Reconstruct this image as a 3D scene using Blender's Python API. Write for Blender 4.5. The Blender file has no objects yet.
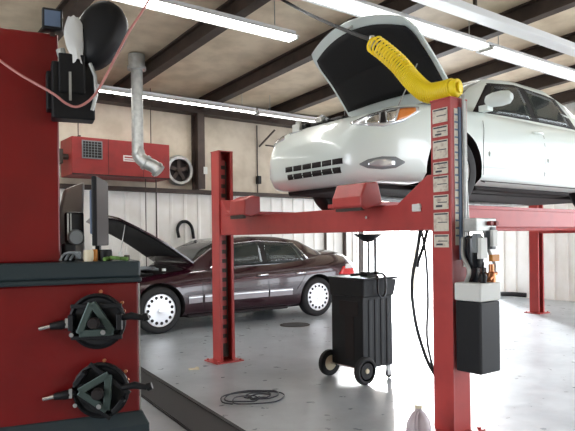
import bpy, bmesh, math, random
from mathutils import Vector, Matrix
from mathutils.bvhtree import BVHTree
random.seed(7)
PI = math.pi
S = bpy.context.scene
C = S.collection

# ------------------------------------------------------------------ materials
def mat(name, col, rough=.5, metal=0., spec=.5, emit=None, estr=0., coat=0., noise=None, bump=None, alpha=1., trans=0.):
    m = bpy.data.materials.new(name); m.use_nodes = True
    nt = m.node_tree; b = nt.nodes['Principled BSDF']
    b.inputs['Base Color'].default_value = (*col, 1)
    b.inputs['Roughness'].default_value = rough
    b.inputs['Metallic'].default_value = metal
    b.inputs['Specular IOR Level'].default_value = spec
    b.inputs['Coat Weight'].default_value = coat
    b.inputs['Coat Roughness'].default_value = .06
    b.inputs['Alpha'].default_value = alpha
    b.inputs['Transmission Weight'].default_value = trans
    if emit:
        b.inputs['Emission Color'].default_value = (*emit, 1)
        b.inputs['Emission Strength'].default_value = estr
    tc = nt.nodes.new('ShaderNodeTexCoord')
    if noise:
        sc, col2, lo, hi = noise
        n = nt.nodes.new('ShaderNodeTexNoise'); n.inputs['Scale'].default_value = sc
        n.inputs['Detail'].default_value = 6
        r = nt.nodes.new('ShaderNodeValToRGB')
        r.color_ramp.elements[0].position = lo; r.color_ramp.elements[0].color = (*col, 1)
        r.color_ramp.elements[1].position = hi; r.color_ramp.elements[1].color = (*col2, 1)
        nt.links.new(tc.outputs['Object'], n.inputs['Vector'])
        nt.links.new(n.outputs['Fac'], r.inputs['Fac'])
        nt.links.new(r.outputs['Color'], b.inputs['Base Color'])
    if bump:
        sc, st = bump
        n2 = nt.nodes.new('ShaderNodeTexNoise'); n2.inputs['Scale'].default_value = sc
        n2.inputs['Detail'].default_value = 4
        bp = nt.nodes.new('ShaderNodeBump'); bp.inputs['Strength'].default_value = st
        nt.links.new(tc.outputs['Object'], n2.inputs['Vector'])
        nt.links.new(n2.outputs['Fac'], bp.inputs['Height'])
        nt.links.new(bp.outputs['Normal'], b.inputs['Normal'])
    return m

M = {
 'liftred': mat('lift_red_paint', (.44,.050,.045), .42, noise=(6,(.36,.042,.040),.45,.75), bump=(60,.05)),
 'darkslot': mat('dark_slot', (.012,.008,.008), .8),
 'redcab': mat('cabinet_red_paint', (.19,.004,.005), .38, coat=.1, noise=(3,(.15,.004,.005),.4,.8)),
 'heatred': mat('heater_red_paint', (.27,.016,.014), .5, noise=(5,(.19,.014,.012),.45,.8)),
 'white': mat('car_white_paint', (.78,.86,.83), .3, coat=.7),
 'maroon': mat('car_maroon_paint', (.024,.003,.008), .25, spec=.4, coat=.7),
 'black': mat('black_plastic', (.005,.0055,.007), .5, spec=.35, bump=(80,.05)),
 'blackgloss': mat('black_gloss', (.008,.009,.012), .2),
 'slab': mat('dark_teal_plastic', (.022,.036,.042), .45, bump=(50,.05)),
 'tyre': mat('tyre_rubber', (.012,.012,.013), .75, bump=(40,.1)),
 'rubber': mat('black_rubber_mat', (.012,.012,.013), .7, bump=(90,.4)),
 'hood_under': mat('hood_insulation', (.010,.010,.011), .85, bump=(40,.3)),
 'chrome': mat('chrome', (.75,.76,.78), .18, 1.),
 'silver': mat('silver_wheel', (.72,.73,.75), .32, .6),
 'steel': mat('galvanised_steel', (.50,.51,.49), .42, .65, noise=(12,(.36,.37,.36),.4,.7)),
 'darksteel': mat('dark_brown_steel', (.040,.026,.020), .6, noise=(4,(.065,.042,.032),.4,.7)),
 'glass': mat('car_glass', (.035,.06,.055), .05, spec=.8, alpha=.4),
 'lens': mat('clear_lens', (.62,.64,.66), .12, .35, coat=1.),
 'amber': mat('amber_lens', (.75,.22,.03), .2, coat=1.),
 'redlens': mat('red_lens', (.62,.01,.012), .15, coat=1., emit=(.8,.01,.01), estr=0.),
 'whitelens': mat('white_lens', (.85,.82,.82), .15, coat=1.),
 'trimgrey': mat('grey_side_moulding', (.30,.28,.30), .35, coat=.5),
 'yellow': mat('yellow_hose', (1,.76,.02), .4),
 'whiteplastic': mat('white_plastic', (.68,.69,.66), .45),
 'cream': mat('cream_plastic', (.72,.64,.46), .5),
 'greyplastic': mat('grey_plastic', (.20,.22,.23), .5),
 'greenclamp': mat('grey_green_clamp_metal', (.07,.10,.092), .38, .5),
 'decal': mat('decal_cream', (.68,.62,.52), .5, noise=(30,(.45,.36,.30),.5,.7)),
 'decaldark': mat('decal_dark', (.04,.045,.06), .5),
 'pinkcable': mat('pink_cable', (.50,.20,.18), .5),
 'bag': mat('white_bag', (.62,.62,.60), .5, bump=(20,.6)),
 'jug': mat('translucent_jug', (.46,.38,.40), .35, alpha=.9),
 'tube': mat('lamp_tube', (1,1,1), .4, emit=(1,.97,.92), estr=26.),
 'tubedim': mat('lamp_tube_dim', (1,1,1), .4, emit=(1,.99,.97), estr=3.),
 'fixture': mat('fixture_white_enamel', (.70,.71,.72), .35),
 'copper': mat('copper_fitting', (.55,.22,.10), .35, .8),
 'green': mat('green_cloth', (.12,.24,.05), .8),
 'orange': mat('orange_plastic', (.62,.25,.04), .5),
 'blue': mat('blue_grey', (.12,.17,.26), .5),
 'concrete': mat('outside_concrete', (.62,.62,.60), .8, noise=(2,(.55,.55,.54),.4,.7)),
 'seam': mat('panel_gap', (.03,.03,.03), .8),
 'interior': mat('car_interior', (.05,.045,.05), .8),
 'stain': mat('oil_stain', (.06,.06,.06), .35),
}

# floor: worn, faintly glossy grey concrete
def floor_mat():
    m = bpy.data.materials.new('shop_floor'); m.use_nodes = True
    nt = m.node_tree; b = nt.nodes['Principled BSDF']
    tc = nt.nodes.new('ShaderNodeTexCoord')
    n = nt.nodes.new('ShaderNodeTexNoise'); n.inputs['Scale'].default_value = 1.3; n.inputs['Detail'].default_value = 8
    n.inputs['Roughness'].default_value = .65
    r = nt.nodes.new('ShaderNodeValToRGB')
    r.color_ramp.elements[0].position = .33; r.color_ramp.elements[0].color = (.27,.30,.325,1)
    r.color_ramp.elements[1].position = .68; r.color_ramp.elements[1].color = (.42,.46,.485,1)
    n2 = nt.nodes.new('ShaderNodeTexNoise'); n2.inputs['Scale'].default_value = 7; n2.inputs['Detail'].default_value = 8
    r2 = nt.nodes.new('ShaderNodeValToRGB')
    r2.color_ramp.elements[0].position = .30; r2.color_ramp.elements[0].color = (.86,.86,.85,1)
    r2.color_ramp.elements[1].position = .42; r2.color_ramp.elements[1].color = (1,1,1,1)
    mx = nt.nodes.new('ShaderNodeMix'); mx.data_type = 'RGBA'; mx.blend_type = 'MULTIPLY'; mx.inputs[0].default_value = .8
    r3 = nt.nodes.new('ShaderNodeMapRange'); r3.inputs['To Min'].default_value = .20; r3.inputs['To Max'].default_value = .42
    bp = nt.nodes.new('ShaderNodeBump'); bp.inputs['Strength'].default_value = .06
    L = nt.links.new
    L(tc.outputs['Object'], n.inputs['Vector']); L(tc.outputs['Object'], n2.inputs['Vector'])
    L(n.outputs['Fac'], r.inputs['Fac']); L(n2.outputs['Fac'], r2.inputs['Fac'])
    L(r.outputs['Color'], mx.inputs[6]); L(r2.outputs['Color'], mx.inputs[7])
    L(mx.outputs[2], b.inputs['Base Color'])
    L(n2.outputs['Fac'], r3.inputs['Value']); L(r3.outputs['Result'], b.inputs['Roughness'])
    L(n2.outputs['Fac'], bp.inputs['Height']); L(bp.outputs['Normal'], b.inputs['Normal'])
    b.inputs['Specular IOR Level'].default_value = .6
    return m
M['floor'] = floor_mat()

def panel_mat(name, col, col2, period, axis='X', strength=.5):
    # ribbed sheet: ribs by a wave bump, plus grime
    m = bpy.data.materials.new(name); m.use_nodes = True
    nt = m.node_tree; b = nt.nodes['Principled BSDF']; L = nt.links.new
    tc = nt.nodes.new('ShaderNodeTexCoord')
    w = nt.nodes.new('ShaderNodeTexWave'); w.wave_type = 'BANDS'; w.bands_direction = axis
    w.inputs['Scale'].default_value = .314/period; w.wave_profile = 'SIN'
    n = nt.nodes.new('ShaderNodeTexNoise'); n.inputs['Scale'].default_value = 3; n.inputs['Detail'].default_value = 7
    r = nt.nodes.new('ShaderNodeValToRGB')
    r.color_ramp.elements[0].position = .35; r.color_ramp.elements[0].color = (*col2, 1)
    r.color_ramp.elements[1].position = .6; r.color_ramp.elements[1].color = (*col, 1)
    bp = nt.nodes.new('ShaderNodeBump'); bp.inputs['Strength'].default_value = strength; bp.inputs['Distance'].default_value = .02
    L(tc.outputs['Object'], w.inputs['Vector']); L(tc.outputs['Object'], n.inputs['Vector'])
    L(n.outputs['Fac'], r.inputs['Fac']); L(r.outputs['Color'], b.inputs['Base Color'])
    L(w.outputs['Fac'], bp.inputs['Height']); L(bp.outputs['Normal'], b.inputs['Normal'])
    b.inputs['Roughness'].default_value = .55
    return m
M['liner'] = panel_mat('white_liner_panel', (.93,.92,.88), (.86,.84,.78), .3, 'X', .1)
M['insul'] = panel_mat('beige_insulation', (.62,.55,.44), (.50,.43,.33), 1.5, 'Y', .3)
M['insulceil'] = panel_mat('beige_ceiling_insulation', (.74,.62,.46), (.60,.49,.35), 1.2, 'Y', .5)

# ------------------------------------------------------------------ mesh builder
SPLIT = {'tube','end_cap','hanger','bracket','capacitor_box','rating_plate','bright_bolt','stud','push_button','label_print','wiper',
         'hanging_hose','hydraulic_line','hydraulic_hose','filler_cap','coolant_hose','intake_hose','slot','hanging_rod','drain_pipe','grille_bar',
         'warning_label','side_label','gas_pipe','trim','clamp_arm','boom_arm','panel_seam','right_grip'}
class MB:
    def __init__(s): s.v = []; s.f = []; s.m = []
    def add(s, vs, fs, mi=0):
        o = len(s.v); s.v += [tuple(v) for v in vs]
        for f in fs: s.f.append([i+o for i in f]); s.m.append(mi)
        return s
    def box(s, lo, hi, mi=0, T=None):
        x0,y0,z0 = lo; x1,y1,z1 = hi
        vs = [Vector(p) for p in ((x0,y0,z0),(x1,y0,z0),(x1,y1,z0),(x0,y1,z0),(x0,y0,z1),(x1,y0,z1),(x1,y1,z1),(x0,y1,z1))]
        if T is not None: vs = [T @ v for v in vs]
        return s.add(vs, [(0,3,2,1),(4,5,6,7),(0,1,5,4),(1,2,6,5),(2,3,7,6),(3,0,4,7)], mi)
    def loft(s, rings, mi=0, closed=True, caps=True):
        n = len(rings[0]); vs = [p for r in rings for p in r]; fs = []
        for i in range(len(rings)-1):
            for j in range(n if closed else n-1):
                k = (j+1) % n
                fs.append((i*n+j, i*n+k, (i+1)*n+k, (i+1)*n+j))
        if caps and closed:
            fs.append(tuple(range(n-1,-1,-1))); fs.append(tuple((len(rings)-1)*n+j for j in range(n)))
        return s.add(vs, fs, mi)
    def tube(s, path, r, mi=0, n=10, caps=True):
        path = [Vector(p) for p in path]
        rs = r if isinstance(r, (list,tuple)) else [r]*len(path)
        rings = []; prev = None
        for i, p in enumerate(path):
            d = (path[min(i+1,len(path)-1)] - path[max(i-1,0)]).normalized()
            if prev is None:
                a = d.orthogonal().normalized()
            else:
                a = (prev - d*prev.dot(d)).normalized()
            prev = a; b = d.cross(a)
            rings.append([p + (a*math.cos(2*PI*k/n) + b*math.sin(2*PI*k/n))*rs[i] for k in range(n)])
        return s.loft(rings, mi, True, caps)
    def lathe(s, prof, n=32, mi=0, T=None, axis='Y', mis=None):
        # prof: (r, h) list around an axis
        rings = []
        for (r, h) in prof:
            ring = []
            for k in range(n):
                a = 2*PI*k/n; c, d = r*math.cos(a), r*math.sin(a)
                p = Vector((c, h, d)) if axis == 'Y' else (Vector((c, d, h)) if axis == 'Z' else Vector((h, c, d)))
                ring.append(T @ p if T is not None else p)
            rings.append(ring)
        if mis is None: return s.loft(rings, mi)
        for i in range(len(rings)-1):
            s.loft([rings[i], rings[i+1]], mis[i], True, False)
        return s
    def grid(s, fn, nu, nv, mi=0, thick=None):
        vs = [fn(i/nu, j/nv) for i in range(nu+1) for j in range(nv+1)]
        fs = [(i*(nv+1)+j, (i+1)*(nv+1)+j, (i+1)*(nv+1)+j+1, i*(nv+1)+j+1) for i in range(nu) for j in range(nv)]
        return s.add(vs, fs, mi)
    def build_each(s, name, *args):
        # every separate piece becomes an object of its own
        par = list(range(len(s.v)))
        def find(i):
            while par[i] != i: par[i] = par[par[i]]; i = par[i]
            return i
        for f in s.f:
            for k in f[1:]: par[find(k)] = find(f[0])
        groups = {}
        for f, mi in zip(s.f, s.m): groups.setdefault(find(f[0]), []).append((f, mi))
        out = None
        for g in groups.values():
            idx = sorted({k for f, _ in g for k in f}); mp = {k:i for i,k in enumerate(idx)}
            q = MB(); q.single = True; q.v = [s.v[k] for k in idx]; q.f = [[mp[k] for k in f] for f,_ in g]; q.m = [mi for _,mi in g]
            o = q.build(name, *args); out = out or o
        return out
    def build(s, name, mats, parent=None, smooth=False, bevel=0, solid=0, subsurf=0, loc=None, seg=2, angle=35):
        if name in SPLIT and not getattr(s, 'single', False):
            return s.build_each(name, mats, parent, smooth, bevel, solid, subsurf, loc, seg, angle)
        me = bpy.data.meshes.new(name)
        me.from_pydata(s.v, [], s.f)
        if not isinstance(mats, (list,tuple)): mats = [mats]
        for m in mats: me.materials.append(M[m] if isinstance(m, str) else m)
        for p, mi in zip(me.polygons, s.m): p.material_index = mi
        bm = bmesh.new(); bm.from_mesh(me)
        bmesh.ops.remove_doubles(bm, verts=bm.verts, dist=1e-5)
        bmesh.ops.recalc_face_normals(bm, faces=bm.faces)
        if smooth:
            for f in bm.faces: f.smooth = True
            for e in bm.edges:
                if len(e.link_faces) == 2 and e.calc_face_angle(0) > math.radians(angle): e.smooth = False
        bm.to_mesh(me); bm.free()
        o = bpy.data.objects.new(name, me); C.objects.link(o)
        if loc: o.location = loc
        if parent: o.parent = parent
        if solid:
            q = o.modifiers.new('s','SOLIDIFY'); q.thickness = solid; q.offset = 0
        if bevel:
            q = o.modifiers.new('b','BEVEL'); q.width = bevel; q.segments = seg; q.limit_method = 'ANGLE'
        if subsurf:
            q = o.modifiers.new('ss','SUBSURF'); q.levels = subsurf; q.render_levels = subsurf
        return o

def empty(name, loc, rz=0):
    o = bpy.data.objects.new(name, None); C.objects.link(o); o.location = loc; o.rotation_euler = (0,0,rz)
    o.empty_display_size = .1
    return o
def tag(o, label=None, cat=None, group=None, kind=None):
    if label: o['label'] = label
    if cat: o['category'] = cat
    if group: o['group'] = group
    if kind: o['kind'] = kind
    return o
def struct(o): o['kind'] = 'structure'; return o
def spline(pts, n=8):
    pts = [Vector(p) for p in pts]; out = []
    P = [pts[0]*2-pts[1]] + pts + [pts[-1]*2-pts[-2]]
    for i in range(1, len(P)-2):
        a,b,c,d = P[i-1],P[i],P[i+1],P[i+2]
        for k in range(n):
            t = k/n
            out.append(.5*((2*b)+(c-a)*t+(2*a-5*b+4*c-d)*t*t+(3*b-a-3*c+d)*t**3))
    out.append(pts[-1]); return out
def interp(keys, x):
    # smooth interpolation through (x, value) keys
    if x <= keys[0][0]: return keys[0][1]
    for (a, va), (b, vb) in zip(keys, keys[1:]):
        if x <= b:
            t = (x-a)/(b-a); i = keys.index((a, va))
            m0 = (vb-keys[i-1][1])/(b-keys[i-1][0]) if i > 0 else (vb-va)/(b-a)
            m1 = (keys[i+2][1]-va)/(keys[i+2][0]-a) if i+2 < len(keys) else (vb-va)/(b-a)
            h = b-a; t2 = t*t; t3 = t2*t
            if (vb-va) == 0: return va
            lim = 3*abs((vb-va)/h); sg = 1 if vb > va else -1
            m0 = sg*min(max(sg*m0,0),lim); m1 = sg*min(max(sg*m1,0),lim)
            return (2*t3-3*t2+1)*va+(t3-2*t2+t)*h*m0+(-2*t3+3*t2)*vb+(t3-t2)*h*m1
    return keys[-1][1]
def boolean(o, cutters):
    for c in cutters:
        q = o.modifiers.new('c','BOOLEAN'); q.operation = 'DIFFERENCE'; q.solver = 'EXACT'; q.object = c
    bpy.context.view_layer.update()
    dg = bpy.context.evaluated_depsgraph_get()
    me = bpy.data.meshes.new_from_object(o.evaluated_get(dg))
    o.modifiers.clear(); old = o.data; o.data = me
    for c in cutters: bpy.data.objects.remove(c, do_unlink=True)
    return o
def bvh_of(o):
    bm = bmesh.new(); bm.from_mesh(o.data); t = BVHTree.FromBMesh(bm); bm.free(); return t
def patch(bvh, corners, d, nu=10, nv=6, off=.006):
    # a panel that follows a body surface: corner loop a,b,c,e cast along d (edges may be polylines)
    d = Vector(d).normalized()
    def along(e, t):
        e = [Vector(p) for p in e]; n = len(e)-1; k = min(int(t*n), n-1); f = t*n-k
        return e[k].lerp(e[k+1], f)
    bot, top = corners
    mb = MB()
    def fn(u, v):
        p = along(bot, u).lerp(along(top, u), v)
        h = bvh.ray_cast(p - d*2, d, 6)
        q = h[0] if h[0] else p
        return q - d*off
    mb.grid(fn, nu, nv)
    return mb

# ------------------------------------------------------------------ the building
XL, XR, YB, YF = -6.0, 12.1, 10.5, -5.5
ZE = 4.12                                # eave height
SL = .05
def zc(y): return ZE + (YB - y)*SL      # ceiling height
struct(MB().box((XL,YF,-.2),(XR+.1,YB+.1,0)).build('floor','floor'))
struct(MB().box((XR+.1,-14,-.25),(40,34,-.03)).box((XL-10,YB+.1,-.25),(XR+.1,34,-.03)).box((XL-10,-30,-.25),(40,YF,-.03)).build('floor_yard','concrete'))
# ceiling
c = MB(); c.add([(XL,YF,zc(YF)),(XR+.1,YF,zc(YF)),(XR+.1,YB+.1,zc(YB+.1)),(XL,YB+.1,zc(YB+.1)),
                 (XL,YF,zc(YF)+.1),(XR+.1,YF,zc(YF)+.1),(XR+.1,YB+.1,zc(YB+.1)+.1),(XL,YB+.1,zc(YB+.1)+.1)],
                [(0,3,2,1),(4,5,6,7),(0,1,5,4),(1,2,6,5),(2,3,7,6),(3,0,4,7)])
struct(c.build('ceiling','insulceil'))
# back wall: lower liner with real ribs, upper insulation, open doorway near the far corner
DX0, DX1, DZ = 10.0, 12.06, 3.5
def ribs(y, x0, x1, z0, z1, mb):
    prof = []; x = x0
    while x < x1-.01:
        prof += [(x, y), (x+.22, y), (x+.24, y-.02), (x+.28, y-.02), (x+.30, y)]; x += .30
    prof = [(min(a, x1), b) for a, b in prof] + [(x1, y)]
    pts = [(a,b) for a,b in prof]
    lo = [Vector((a,b,z0)) for a,b in pts]; hi = [Vector((a,b,z1)) for a,b in pts]
    n = len(pts)
    mb.add(lo+hi, [(i,i+1,n+i+1,n+i) for i in range(n-1)])
    return mb
w = MB().box((XL,YB+.01,0),(DX0,YB+.12,2.3)); ribs(YB-.0, XL, DX0, 0, 2.3, w)
w.box((XL,YB-.02,2.3),(DX0,YB+.12,ZE+.02),1).box((DX0,YB-.02,DZ),(XR+.1,YB+.12,ZE+.02),1).box((DX1,YB-.02,0),(XR+.1,YB+.12,DZ),1)
struct(w.build('wall_back',['liner','insul']))
# end wall with a tall open door by the corner and another bay nearer the camera
E0, E1 = 8.3, 10.46
w = MB()
w.box((XR,E1,0),(XR+.12,YB,4.2)).box((XR,3.6,0),(XR+.12,E0,zc(6))).box((XR,E0,DZ),(XR+.12,E1,4.3))
w.box((XR,YF,3.7),(XR+.12,3.6,4.6)).box((XR,YF,0),(XR+.12,-2.0,3.7))
for k in range(int((E0-3.6)/.3)):
    w.box((XR-.02,3.65+k*.3,0),(XR,3.72+k*.3,4.3))
struct(w.build('wall_right','liner'))
w = MB().box((XL,YF,3.9),(XR,YF+.12,zc(YF)))
w.box((XL,YF,0),(6.2,YF+.12,3.9)).box((XR-.3,YF,0),(XR,YF+.12,3.9))
struct(w.build('wall_front','insul'))
w = MB().box((XL-.12,YF,3.8),(XL,YB,4.9)).box((XL-.12,5,0),(XL,YB,3.8)).box((XL-.12,YF,0),(XL,1.0,3.8))
struct(w.build('wall_left','insul'))
# girt, wall columns, eave beam
struct(MB().box((XL,YB-.16,2.28),(DX0,YB-.03,2.36)).build('trim_1','darksteel',bevel=.005))
struct(MB().box((XL,YB-.30,ZE-.28),(XR,YB-.03,ZE-.02)).build('trim_2','darksteel',bevel=.005))
n = 3
for x in (-1.2, 5.58, 9.85):
    struct(MB().box((x-.075,YB-.30,0 if x > 9 else 2.37),(x+.075,YB-.27,ZE-.28)).box((x-.075,YB-.05,2.37),(x+.075,YB-.025,ZE-.28)).box((x-.01,YB-.27,2.37),(x+.01,YB-.05,ZE-.28)).build('trim_%d'%n,'darksteel'))
    n += 1
for x in (-3.0,-1.1,.6,2.2,3.9,5.6,7.25,8.85,10.4,11.9):
    mb = MB()
    for (z0,z1,hw) in ((-.24,-.215,.075),(-.215,-.03,.02),(-.03,-.004,.075)):
        vs = [(x-hw,YF+.13,zc(YF)+z0),(x+hw,YF+.13,zc(YF)+z0),(x+hw,YB-.31,zc(YB-.31)+z0),(x-hw,YB-.31,zc(YB-.31)+z0),
              (x-hw,YF+.13,zc(YF)+z1),(x+hw,YF+.13,zc(YF)+z1),(x+hw,YB-.31,zc(YB-.31)+z1),(x-hw,YB-.31,zc(YB-.31)+z1)]
        mb.add(vs,[(0,3,2,1),(4,5,6,7),(0,1,5,4),(1,2,6,5),(2,3,7,6),(3,0,4,7)])
    struct(mb.build('trim_%d'%n,'darksteel')); n += 1

# ------------------------------------------------------------------ ceiling lights
def lamp(x0, x1, y, z, label, tubes, dim, group=None, hw=.11, wires=True):
    t = empty('ceiling_light', (x0, y, z)); tag(t, label, 'light', group)
    L = x1-x0
    h = MB(); h.box((0,-hw*.35,.05),(L,hw*.35,.11))
    for s in (-1,1):
        h.add([(0,s*hw*.35,.05),(L,s*hw*.35,.05),(L,s*hw,.012),(0,s*hw,.012),(0,s*hw*.35,.07),(L,s*hw*.35,.07),(L,s*hw,.02),(0,s*hw,.02)],
              [(0,1,2,3),(4,7,6,5),(0,4,5,1),(2,6,7,3),(0,3,7,4),(1,5,6,2)])
    h.build('housing','fixture',t)
    ys = [0] if tubes == 1 else [-hw*.5, hw*.5]
    for yy in ys:
        MB().tube([(.03,yy,.022),(L-.03,yy,.022)], .02 if not dim else .024,n=14).build('tube','tubedim' if dim else 'tube',t,smooth=True)
    m = MB()
    for e in (.0, L-.03): m.box((e,-hw*.55-.02,-.005),(e+.03,hw*.55+.02,.05))
    m.build('end_cap','whiteplastic',t)
    if wires:
        m = MB()
        for e in (.3, L-.3): m.tube([(e,0,.10),(e,0,zc(y)-z-.002)], .006,n=6)
        m.build('hanger','steel',t)
    return t
lamp(-.5, 4.62, 5.97, 3.9, 'long bright fluorescent strip hanging left of the raised bonnet', 2, False, hw=.13)
lamp(-1.5, 6.28, 9.34, 3.76, 'bright fluorescent strip running above the red wall heater', 1, False, hw=.07)
lamp(6.34, 8.9, 9.37, 3.76, 'dimmer thin fluorescent strip ending above the white car nose, along the back wall', 1, True, hw=.07)
lamp(1.2, 6.93, 4.78, 3.9, 'twin tube light fixture passing over the open white bonnet', 2, True, hw=.16)
lamp(7.02, 11.0, 4.80, 3.9, 'twin tube light fixture above the white car roof and mirror', 2, True, hw=.16)
t = empty('overhead_duct', (1.0,4.25,3.96)); tag(t,'long plain white overhead channel in the top right corner, nearest the camera','channel')
MB().box((0,-.10,0),(10.5,.10,.09)).build('channel','fixture',t,bevel=.008)
m = MB()
for e in (.6,5,10): m.box((e,-.02,.09),(e+.03,.02,.46))
m.build('bracket','darksteel',t)
# black air line from roof to the coil
p0 = Vector((4.04,5.70,4.30)); p1 = Vector((3.30,3.27,2.90))
def air(p, q, sag, n=14): return [p.lerp(q, i/n) - Vector((0,0,sag*4*(i/n)*(1-i/n))) for i in range(n+1)]
o = MB().tube(air(p0,p1,.04), .016, n=8).build('air_line','black',smooth=True)
tag(o,'straight black air line running from the ceiling to the yellow coil','air line')
# yellow coiled hose
t = empty('coiled_air_hose', (3.30,3.27,2.90)); tag(t,'bright yellow coiled air hose draped onto the top of the right lift post','hose')
path = spline([(0,0,-.02),(.01,-.12,-.12),(.03,-.25,-.25),(.05,-.36,-.39),(.07,-.47,-.495),(.08,-.58,-.515),(.08,-.70,-.515)], 24)
path = [Vector(p) for p in path]
cum = [0]
for a,b in zip(path,path[1:]): cum.append(cum[-1]+(b-a).length)
tot = cum[-1]
turns = []; ph = 0; N = 1500; a0 = None
for i in range(N+1):
    s_ = tot*i/N; k = 0
    while k < len(cum)-2 and cum[k+1] < s_: k += 1
    f = (s_-cum[k])/(cum[k+1]-cum[k]); p = path[k].lerp(path[k+1], f); d = (path[k+1]-path[k]).normalized()
    pitch = .040 - .023*min(1,(s_/tot)*1.7)
    ph += 2*PI*(tot/N)/pitch
    up = Vector((1,0,.2)); u = (up - d*up.dot(d)).normalized(); v = d.cross(u)
    r = .066 if s_/tot > .03 else .03+.036*s_/tot/.03
    turns.append(p + (u*math.cos(ph) + v*math.sin(ph))*r)
MB().tube(turns,.0085,n=6).build('coil','yellow',t,smooth=True)
MB().tube([(.08,-.69,-.515),(.085,-.74,-.515)],.062,n=20).tube([(.085,-.74,-.515),(.09,-.752,-.515)],.04,n=16).build('coil_end','yellow',t,smooth=True,bevel=.008)
MB().tube([(0,.0,.03),(0,.005,-.06)],.02,n=12).tube([(0,0,0),(.05,-.02,-.035)],.014).build('coupler','steel',t,smooth=True)

# ------------------------------------------------------------------ four post lift
lift = empty('four_post_lift', (3.4,5.75,0)); tag(lift,'red four post car lift carrying the white car above the floor','car lift')
LO = Vector((3.4,5.75,0))
PA, PB = .17, .18                      # along y, along x
def post(cx, cy, inner):                # inner: -1 open side faces -y, +1 faces +y
    h = 2.34 if cy > 4 else 2.305; mb = MB(); t_ = .012
    x0,x1 = cx-PB/2, cx+PB/2; y0,y1 = cy-PA/2, cy+PA/2
    mb.box((x0,y0,.012),(x0+t_,y1,h)).box((x1-t_,y0,.012),(x1,y1,h))
    yo = y1 if inner < 0 else y0
    mb.box((x0,min(yo,yo+inner*t_),.012),(x1,max(yo,yo+inner*t_),h))
    yi = y0 if inner < 0 else y1          # lips of the channel
    a,b = min(yi,yi-inner*t_), max(yi,yi-inner*t_)
    mb.box((x0,a,.012),(x0+.03,b,h)).box((x1-.03,a,.012),(x1,b,h))
    mb.box((x0-.004,y0-.004,h),(x1+.004,y1+.004,h+.012))
    p = mb.build('post','liftred',lift,loc=-LO,bevel=.002)
    # locking ladder inside the channel, with its row of slots
    l = MB(); yl = cy + inner*PA*.05
    l.box((cx-.05,min(yl,yl+inner*.01),.05),(cx+.05,max(yl,yl+inner*.01),h-.1))
    lad = l.build('locking_ladder','darksteel',p)
    s = MB()
    for k in range(20):
        z = .2+k*.105
        s.box((cx-.028,min(yl+inner*.010,yl+inner*.012),z),(cx+.028,max(yl+inner*.010,yl+inner*.012),z+.06))
    s.build('slot','liftred',p)
    bp = MB().box((cx-.17,cy-.15,0),(cx+.17,cy+.15,.012))
    for sx in (-.14,.14):
        for sy in (-.12,.12): bp.lathe([(0,.012),(.014,.012),(.014,.026),(0,.026)],6,T=Matrix.Translation((cx+sx,cy+sy,0)),axis='Z')
    bp.build('base_plate','liftred',p)
    return p
YA, YBm = 5.75, 2.63
posts = [post(3.4,YA,-1), post(3.4,YBm,1), post(9.85,YA,-1), post(9.85,YBm,1)]
def beam(cx, sgn):
    mb = MB(); zb, zt = 1.41, 1.605
    # profile in y-z with raised gussets at both posts
    y0, y1 = YBm+PA/2+.002, YA-PA/2-.002
    prof = [(y0,zb),(y1,zb),(y1,1.80),(y1-.05,1.80),(y1-.12,1.68),(y1-.27,zt),(y0+.34,zt),(y0+.14,1.74),(y0+.05,1.80),(y0,1.80)]
    xf, xb = cx-.075, cx+.075
    n = len(prof)
    mb.add([(xf,a,b) for a,b in prof]+[(xb,a,b) for a,b in prof],
           [tuple(range(n)), tuple(range(2*n-1,n-1,-1))]+[(i,n+i,n+(i+1)%n,(i+1)%n) for i in range(n)])
    b = mb.build('crossbeam','liftred',lift,loc=-LO,bevel=.006)
    return b
bf = beam(3.4,1); beam(9.85,1)
runs = []
for yc_ in (5.15, 3.48):
    r = MB(); r.box((3.22,yc_-.25,1.607),(10.1,yc_+.25,1.64))
    for s in (-1,1): r.box((3.50,yc_+s*.25-(.012 if s>0 else 0),1.45),(9.76,yc_+s*.25+(0 if s>0 else .012),1.607))
    R_ = r.build('runway','liftred',lift,loc=-LO,bevel=.003); runs.append(R_)
    # wheel stop on the front end, a leaning box section
    z0 = 1.645
    st = MB()
    f = [(3.17,1.58),(3.09,1.60),(3.10,1.75),(3.20,1.79),(3.28,1.78),(3.28,1.62)] if yc_ > 4 else [(3.12,1.57),(3.07,1.60),(3.07,1.67),(3.12,1.775),(3.25,1.785),(3.30,1.62)]
    hw = .14 if yc_ > 4 else .165; ys = yc_-(.20 if yc_ > 4 else .14)
    n = len(f)
    st.add([(a,ys-hw,b) for a,b in f]+[(a,ys+hw,b) for a,b in f],[tuple(range(n)),tuple(range(2*n-1,n-1,-1))]+[(i,(i+1)%n,n+(i+1)%n,n+i) for i in range(n)])
    sp = st.build('wheel_stop','liftred',lift,loc=-LO,bevel=.012)
    e = MB().box((3.09,ys-hw+.02,1.565),(3.12,ys+hw-.02,1.60)); e.build('ramp_hinge','darksteel',sp)
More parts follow.
